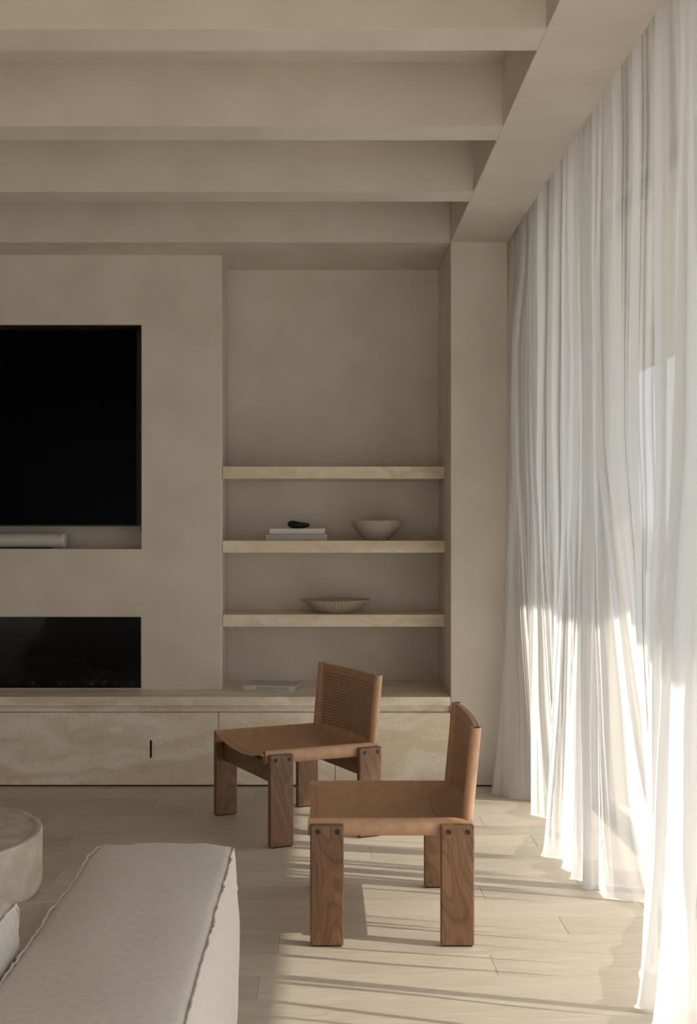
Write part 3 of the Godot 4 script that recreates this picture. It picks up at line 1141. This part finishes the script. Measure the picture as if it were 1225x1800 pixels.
func soft_box(size: Vector3, r: float, bulge: Vector3, seed_: int, steps := 26, wob := 0.006) -> Shape:
	var s := Shape.new()
	var h := size / 2.0
	var n := noise(seed_, 3.5, 2)
	for axis in 3:
		var ua := (axis + 1) % 3
		var va := (axis + 2) % 3
		for side in [-1.0, 1.0]:
			var ids := []
			for a in steps + 1:
				var row := []
				for b in steps + 1:
					var p := Vector3.ZERO
					p[axis] = side * h[axis]
					# more points near the edges
					p[ua] = -h[ua] * cos(PI * a / steps)
					p[va] = -h[va] * cos(PI * b / steps)
					var e := 0.0012
					var pu := p; pu[ua] += e
					var pm := p; pm[ua] -= e
					var pv := p; pv[va] += e
					var pn := p; pn[va] -= e
					var nn: Vector3 = (soft_point(pu, h, r, bulge, n, wob) - soft_point(pm, h, r, bulge, n, wob)).cross(soft_point(pv, h, r, bulge, n, wob) - soft_point(pn, h, r, bulge, n, wob)).normalized() * side
					var q := soft_point(p, h, r, bulge, n, wob)
					row.append(s.vert(q, nn, Vector2(q.x, q.z)))
				ids.append(row)
			for a in steps:
				for b in steps:
					s.quad(ids[a][b], ids[a + 1][b], ids[a + 1][b + 1], ids[a][b + 1])
	return s

# raised raw seam along one edge of a soft block; at gives the cube coordinates along it
func seam(size: Vector3, r: float, bulge: Vector3, seed_: int, from: Vector3, to: Vector3, wob := 0.006) -> Shape:
	var h := size / 2.0
	var n := noise(seed_, 3.5, 2)
	var rag := noise(seed_ + 50, 9.0, 3)
	var path := []
	var rad := []
	var away := Vector3(from.x if from.x == to.x else 0.0, from.y if from.y == to.y else 0.0, from.z if from.z == to.z else 0.0).normalized()
	var reach := ((to - from) * h).length()
	var count := maxi(12, int(reach / 0.014))
	for k in count:
		var u := k / (count - 1.0)
		var run := u * reach
		var p := from.lerp(to, u) * h
		var q := soft_point(p, h, r, bulge, n, wob)
		var f := rag.get_noise_2d(run * 1.6, seed_)
		path.append(q + away * (0.003 + 0.004 * f) + Vector3(0.006 * rag.get_noise_2d(run * 1.5, seed_ + 9.0), 0, 0))
		rad.append(0.0040 + 0.0009 * rag.get_noise_2d(run * 6.0, seed_ + 20.0))
	return tube(path, rad, 7)

func build_sofa() -> void:
	var so := thing("sofa", "low off-white linen sofa in the near left corner, seams raised", "sofa", Vector3(-0.43, 0.0, -2.70))
	# armrest: x -0.617..-0.236, depth 3.42..1.98
	var size := Vector3(0.381, 0.53, 1.70)
	var at := Vector3(0.0035, 0.285, 0.13)
	var bg := Vector3(0.026, 0.030, 0.02)
	var arm := part("armrest", soft_box(size, 0.022, bg, 101, 34), M.linen, so, at)
	for e in [[Vector3(1, 1, -1), Vector3(1, 1, 1)], [Vector3(-1, 1, -1), Vector3(-1, 1, 1)], [Vector3(-1, 1, -1), Vector3(1, 1, -1)], [Vector3(1, -1, -1), Vector3(1, 1, -1)], [Vector3(-1, 1, 1), Vector3(1, 1, 1)]]:
		part("seam", seam(size, 0.022, bg, 101, e[0], e[1]), M.piping, arm)
	# seat
	var ss := Vector3(2.0, 0.36, 0.86)
	var sa := Vector3(-1.195, 0.225, -0.285)
	var sb := Vector3(0.004, 0.006, 0.01)
	var st := part("seat_cushion", soft_box(ss, 0.03, sb, 102, 22, 0.003), M.linen, so, sa)
	# backrest
	var bs := Vector3(1.99, 0.60, 0.52)
	var ba := Vector3(-1.195, 0.345, 0.345)
	var bb := Vector3(0.010, 0.012, 0.015)
	var bk := part("backrest", soft_box(bs, 0.03, bb, 103, 26), M.linen, so, ba)
	for e in [[Vector3(1, 1, -1), Vector3(1, 1, 1)], [Vector3(1, -1, -1), Vector3(1, 1, -1)], [Vector3(-1, 1, -1), Vector3(1, 1, -1)]]:
		part("seam", seam(bs, 0.03, bb, 103, e[0], e[1]), M.piping, bk)
	for p in [Vector3(-0.12, 0, -0.64), Vector3(0.12, 0, -0.64), Vector3(-0.12, 0, 0.60), Vector3(0.12, 0, 0.60), Vector3(-2.05, 0, -0.6), Vector3(-2.05, 0, 0.5)]:
		part("foot", rbox(Vector3(-0.03, 0.0, -0.03), Vector3(0.03, 0.05, 0.03), 0.004), M.bezel, so, p)

func build_table() -> void:
	var t := thing("coffee_table", "low round cream plaster coffee table left of the chairs", "table", Vector3(-1.658, 0.0, -4.82))
	var r := 0.566
	var p := [[0.001, 0.0], [r - 0.05, 0.0], [r - 0.026, 0.004], [r - 0.010, 0.014], [r - 0.002, 0.030], [r, 0.05]]
	for k in 6:
		p.append([r, 0.06 + 0.032 * k])
	p += [[r, 0.234], [r - 0.0015, 0.240], [r - 0.005, 0.2425], [r - 0.018, 0.243], [r - 0.024, 0.242], [r - 0.028, 0.238], [r - 0.034, 0.233], [r - 0.06, 0.232]]
	part("body", outward(lathe(p + [[0.001, 0.231]], 128)), M.table, t)
	var top := part("tabletop", outward(lathe([[0.001, 0.228], [r - 0.040, 0.228], [r - 0.038, 0.230], [r - 0.038, 0.2335], [r - 0.040, 0.235], [0.001, 0.235]], 96)), M.table, t)

# ---------------------------------------------------------------- curtain
# points of the hem on the floor (depth, x), from the column to the camera, returns of the folds included
const HEM := [[6.84, 1.06], [6.74, 0.96], [6.655, 0.888], [6.61, 0.95], [6.52, 0.985], [6.475, 1.09], [6.40, 1.15], [6.27, 1.10], [6.188, 1.028], [6.12, 1.09], [6.02, 1.16], [5.84, 1.13], [5.62, 1.03], [5.42, 0.945], [5.358, 1.017], [5.32, 1.06], [5.27, 1.04], [5.235, 0.992], [5.18, 0.991], [5.138, 1.018], [5.10, 1.045], [5.055, 1.003], [5.023, 1.048], [4.96, 1.06], [4.915, 1.018], [4.885, 1.036], [4.89, 1.073], [4.83, 1.078], [4.78, 1.094], [4.738, 1.19], [4.705, 1.27], [4.58, 1.31], [4.35, 1.22], [4.05, 1.06], [3.81, 0.97], [3.693, 0.943], [3.655, 0.99], [3.645, 1.05], [3.60, 1.03], [3.56, 0.96], [3.44, 0.94], [3.36, 1.02], [3.28, 1.12], [3.05, 1.06], [2.9, 0.96], [2.8, 1.0], [2.7, 1.12], [2.45, 1.08], [2.3, 0.97], [2.2, 1.04], [2.1, 1.14], [1.8, 1.06], [1.65, 0.96], [1.55, 1.06], [1.4, 1.15], [1.1, 1.04], [0.95, 0.97], [0.85, 1.08]]

func hem_curve() -> Array:
	# Catmull-Rom through the points, sampled evenly along its length
	var fine := []
	var steps := 24
	for k in HEM.size() - 1:
		var p0 := Vector2(HEM[maxi(k - 1, 0)][0], HEM[maxi(k - 1, 0)][1])
		var p1 := Vector2(HEM[k][0], HEM[k][1])
		var p2 := Vector2(HEM[k + 1][0], HEM[k + 1][1])
		var p3 := Vector2(HEM[mini(k + 2, HEM.size() - 1)][0], HEM[mini(k + 2, HEM.size() - 1)][1])
		for q in steps:
			fine.append(p1.cubic_interpolate(p2, p0, p3, q / float(steps)))
	fine.append(Vector2(HEM[-1][0], HEM[-1][1]))
	return fine

func build_curtains() -> void:
	var fine := hem_curve()
	var run := PackedFloat32Array([0.0])
	for k in range(1, fine.size()):
		run.append(run[k - 1] + (fine[k] - fine[k - 1]).length())
	var total := run[run.size() - 1]
	# cut into two panels behind the deep fold
	var cut := 0.0
	for k in fine.size():
		if fine[k].x < 4.22:
			cut = run[k]
			break
	# the heading hangs straight above its hem: depth of the hem, averaged along its length
	var smooth := PackedFloat32Array()
	for k in fine.size():
		var a := k
		var b := k
		while a > 0 and run[k] - run[a] < 0.45 and run[k] - run[a] < total - run[k]:
			a -= 1
		while b < fine.size() - 1 and run[b] - run[k] < minf(0.45, run[k]):
			b += 1
		var sum := 0.0
		for q in range(a, b + 1):
			sum += fine[q].x
		smooth.append(sum / (b - a + 1))
	var ph := noise(201, 1.1, 2)
	var am := noise(202, 0.9, 2)
	var wav := noise(203, 1.0, 2)
	var at := func(s: float, y: float) -> Vector3:
		# where on the hem
		var lo := 0
		var hi := run.size() - 1
		while hi - lo > 1:
			var m := (lo + hi) >> 1
			if run[m] <= s:
				lo = m
			else:
				hi = m
		var b: Vector2 = fine[lo].lerp(fine[hi], clampf((s - run[lo]) / maxf(run[hi] - run[lo], 1e-6), 0.0, 1.0))
		var u := s / total
		var hgt := clampf(y / 3.1, 0.0, 1.0)
		# heading: evenly spread, tight pleats
		var dt: float = smooth[lo]
		var xt := lerpf(1.056, 1.012, smoothstep(6.0, 6.55, dt) * smoothstep(2.9, 2.3, y))
		var k := pow(clampf(y / 1.7, 0.0, 1.0), 0.75)
		var d := lerpf(b.x, dt, k)
		var x := lerpf(b.y, xt, k)
		# pleats that overhang, softer towards the hem
		var f := TAU * (s / 0.27 + 1.6 * ph.get_noise_2d(s * 0.8, 0.0) + 0.10 * ph.get_noise_2d(s * 1.5, y * 0.6))
		var a := (0.55 + 0.75 * am.get_noise_2d(s * 1.7, y * 0.25))
		var soft := lerpf(0.55, 1.0, smoothstep(0.02, 0.35, hgt))
		x += 0.036 * a * sin(f) * soft
		d += 0.032 * a * sin(2.0 * f) * soft
		# fine ripples that fold over each other
		var f2 := TAU * (s / 0.085 + 2.2 * ph.get_noise_2d(s * 1.3, 40.0))
		var a2 := maxf(0.0, am.get_noise_2d(s * 2.6, 30.0 + y * 0.2) + 0.28) * (1.0 - 0.85 * smoothstep(0.9, 1.7, y))
		x += 0.010 * a2 * sin(f2) * smoothstep(0.0, 0.35, y)
		d += 0.024 * a2 * sin(2.0 * f2 + 0.4) * smoothstep(0.0, 0.35, y)
		x += 0.010 * wav.get_noise_2d(s * 2.0, y * 0.8)
		x = maxf(x, 0.86)
		if y > 2.4:
			x = maxf(x, lerpf(0.95, 1.03, smoothstep(2.4, 2.9, y)))
		x = minf(x, 1.335)
		return Vector3(x, y, -d)
	var labels := ["sheer off-white linen curtain hanging beside the column", "sheer off-white linen curtain at the right edge, nearest the camera"]
	for c in 2:
		var s0 := 0.0 if c == 0 else cut
		var s1 := cut if c == 0 else total
		var cols := int((s1 - s0) / 0.0085)
		var t := thing("sheer_curtain", labels[c], "curtain", Vector3.ZERO, 0.0, "sheer curtains along the window")
		var ys := [0.006, 0.02, 0.05, 0.085, 0.118]
		for q in 30:
			ys.append(0.118 + (3.16 - 0.118) * pow((q + 1) / 30.0, 1.0))
		var rows := []
		var uvs := []
		for y in ys:
			var row := []
			var uvr := []
			for q in cols + 1:
				var s := lerpf(s0, s1, q / float(cols))
				row.append(at.call(s, y))
				uvr.append(Vector2(s, y))
			rows.append(row)
			uvs.append(uvr)
		var sh := Shape.new()
		grid(sh, rows, uvs, 1.0)
		part("cloth", sh, M.sheer, t)
		# hem: the cloth turned up on the window side
		var hr := []
		var hu := []
		for k in 5:
			var row := []
			var uvr := []
			for q in cols + 1:
				var p: Vector3 = rows[k][q]
				var d0: Vector3 = rows[k][mini(q + 1, cols)] - rows[k][maxi(q - 1, 0)]
				var nn := d0.cross(Vector3.UP).normalized()
				row.append(p + nn * 0.0022 * (-1.0 if nn.x < 0 else 1.0))
				uvr.append(uvs[k][q])
			hr.append(row)
			hu.append(uvr)
		var he := Shape.new()
		grid(he, hr, hu, 1.0)
		part("hem", he, M.hem, t)

# ---------------------------------------------------------------- all together
func _ready() -> void:
	var cam := Camera3D.new()
	cam.name = "camera"
	cam.projection = Camera3D.PROJECTION_FRUSTUM
	cam.near = 0.05
	cam.far = 200.0
	cam.size = 1800.0 / FOCAL * cam.near
	cam.frustum_offset = Vector2((612.5 - 567.0) / FOCAL, (927.0 - 900.0) / FOCAL) * cam.near
	cam.position = Vector3(0, EYE, 0)
	add_child(cam)
	cam.current = true

	var env := Environment.new()
	env.background_mode = Environment.BG_SKY
	var sky := Sky.new()
	var sm := ProceduralSkyMaterial.new()
	sm.sky_top_color = Color(0.76, 0.82, 0.90)
	sm.sky_horizon_color = Color(0.85, 0.86, 0.87)
	sm.ground_bottom_color = Color(0.45, 0.43, 0.40)
	sm.ground_horizon_color = Color(0.70, 0.70, 0.70)
	sm.sun_angle_max = 1.0
	sky.sky_material = sm
	env.sky = sky
	env.background_energy_multiplier = 0.95
	env.tonemap_mode = Environment.TONE_MAPPER_LINEAR
	env.tonemap_exposure = 2.75
	env.sdfgi_enabled = true
	env.ssao_enabled = true
	env.ssil_enabled = true
	var we := WorldEnvironment.new()
	we.environment = env
	add_child(we)

	# low sun from the window side, a little behind the camera: 40 degrees high
	var sun := DirectionalLight3D.new()
	sun.name = "sun"
	var az := deg_to_rad(15.0)
	var el := deg_to_rad(40.0)
	var to := Vector3(-cos(az) * cos(el), -sin(el), -sin(az) * cos(el))
	sun.basis = Basis.looking_at(to, Vector3.UP)
	sun.light_color = Color(1.0, 0.965, 0.90)
	sun.light_energy = 1.2
	sun.light_angular_distance = 0.6
	sun.shadow_enabled = true
	add_child(sun)

	make_materials()
	build_shell()
	build_joinery()
	build_media()
	build_curtains()
	build_sofa()
	build_table()
	make_chair(Vector3(-0.133, 0, -5.964), deg_to_rad(25.2), "tan leather and walnut sling chair turned at an angle, nearer the shelves", [1, 0, 2, 3])
	make_chair(Vector3(0.2357, 0, -4.593), 0.0, "tan leather and walnut sling chair seen side on, in front", [0, 3, 4, 2])
	build_shelf_things()
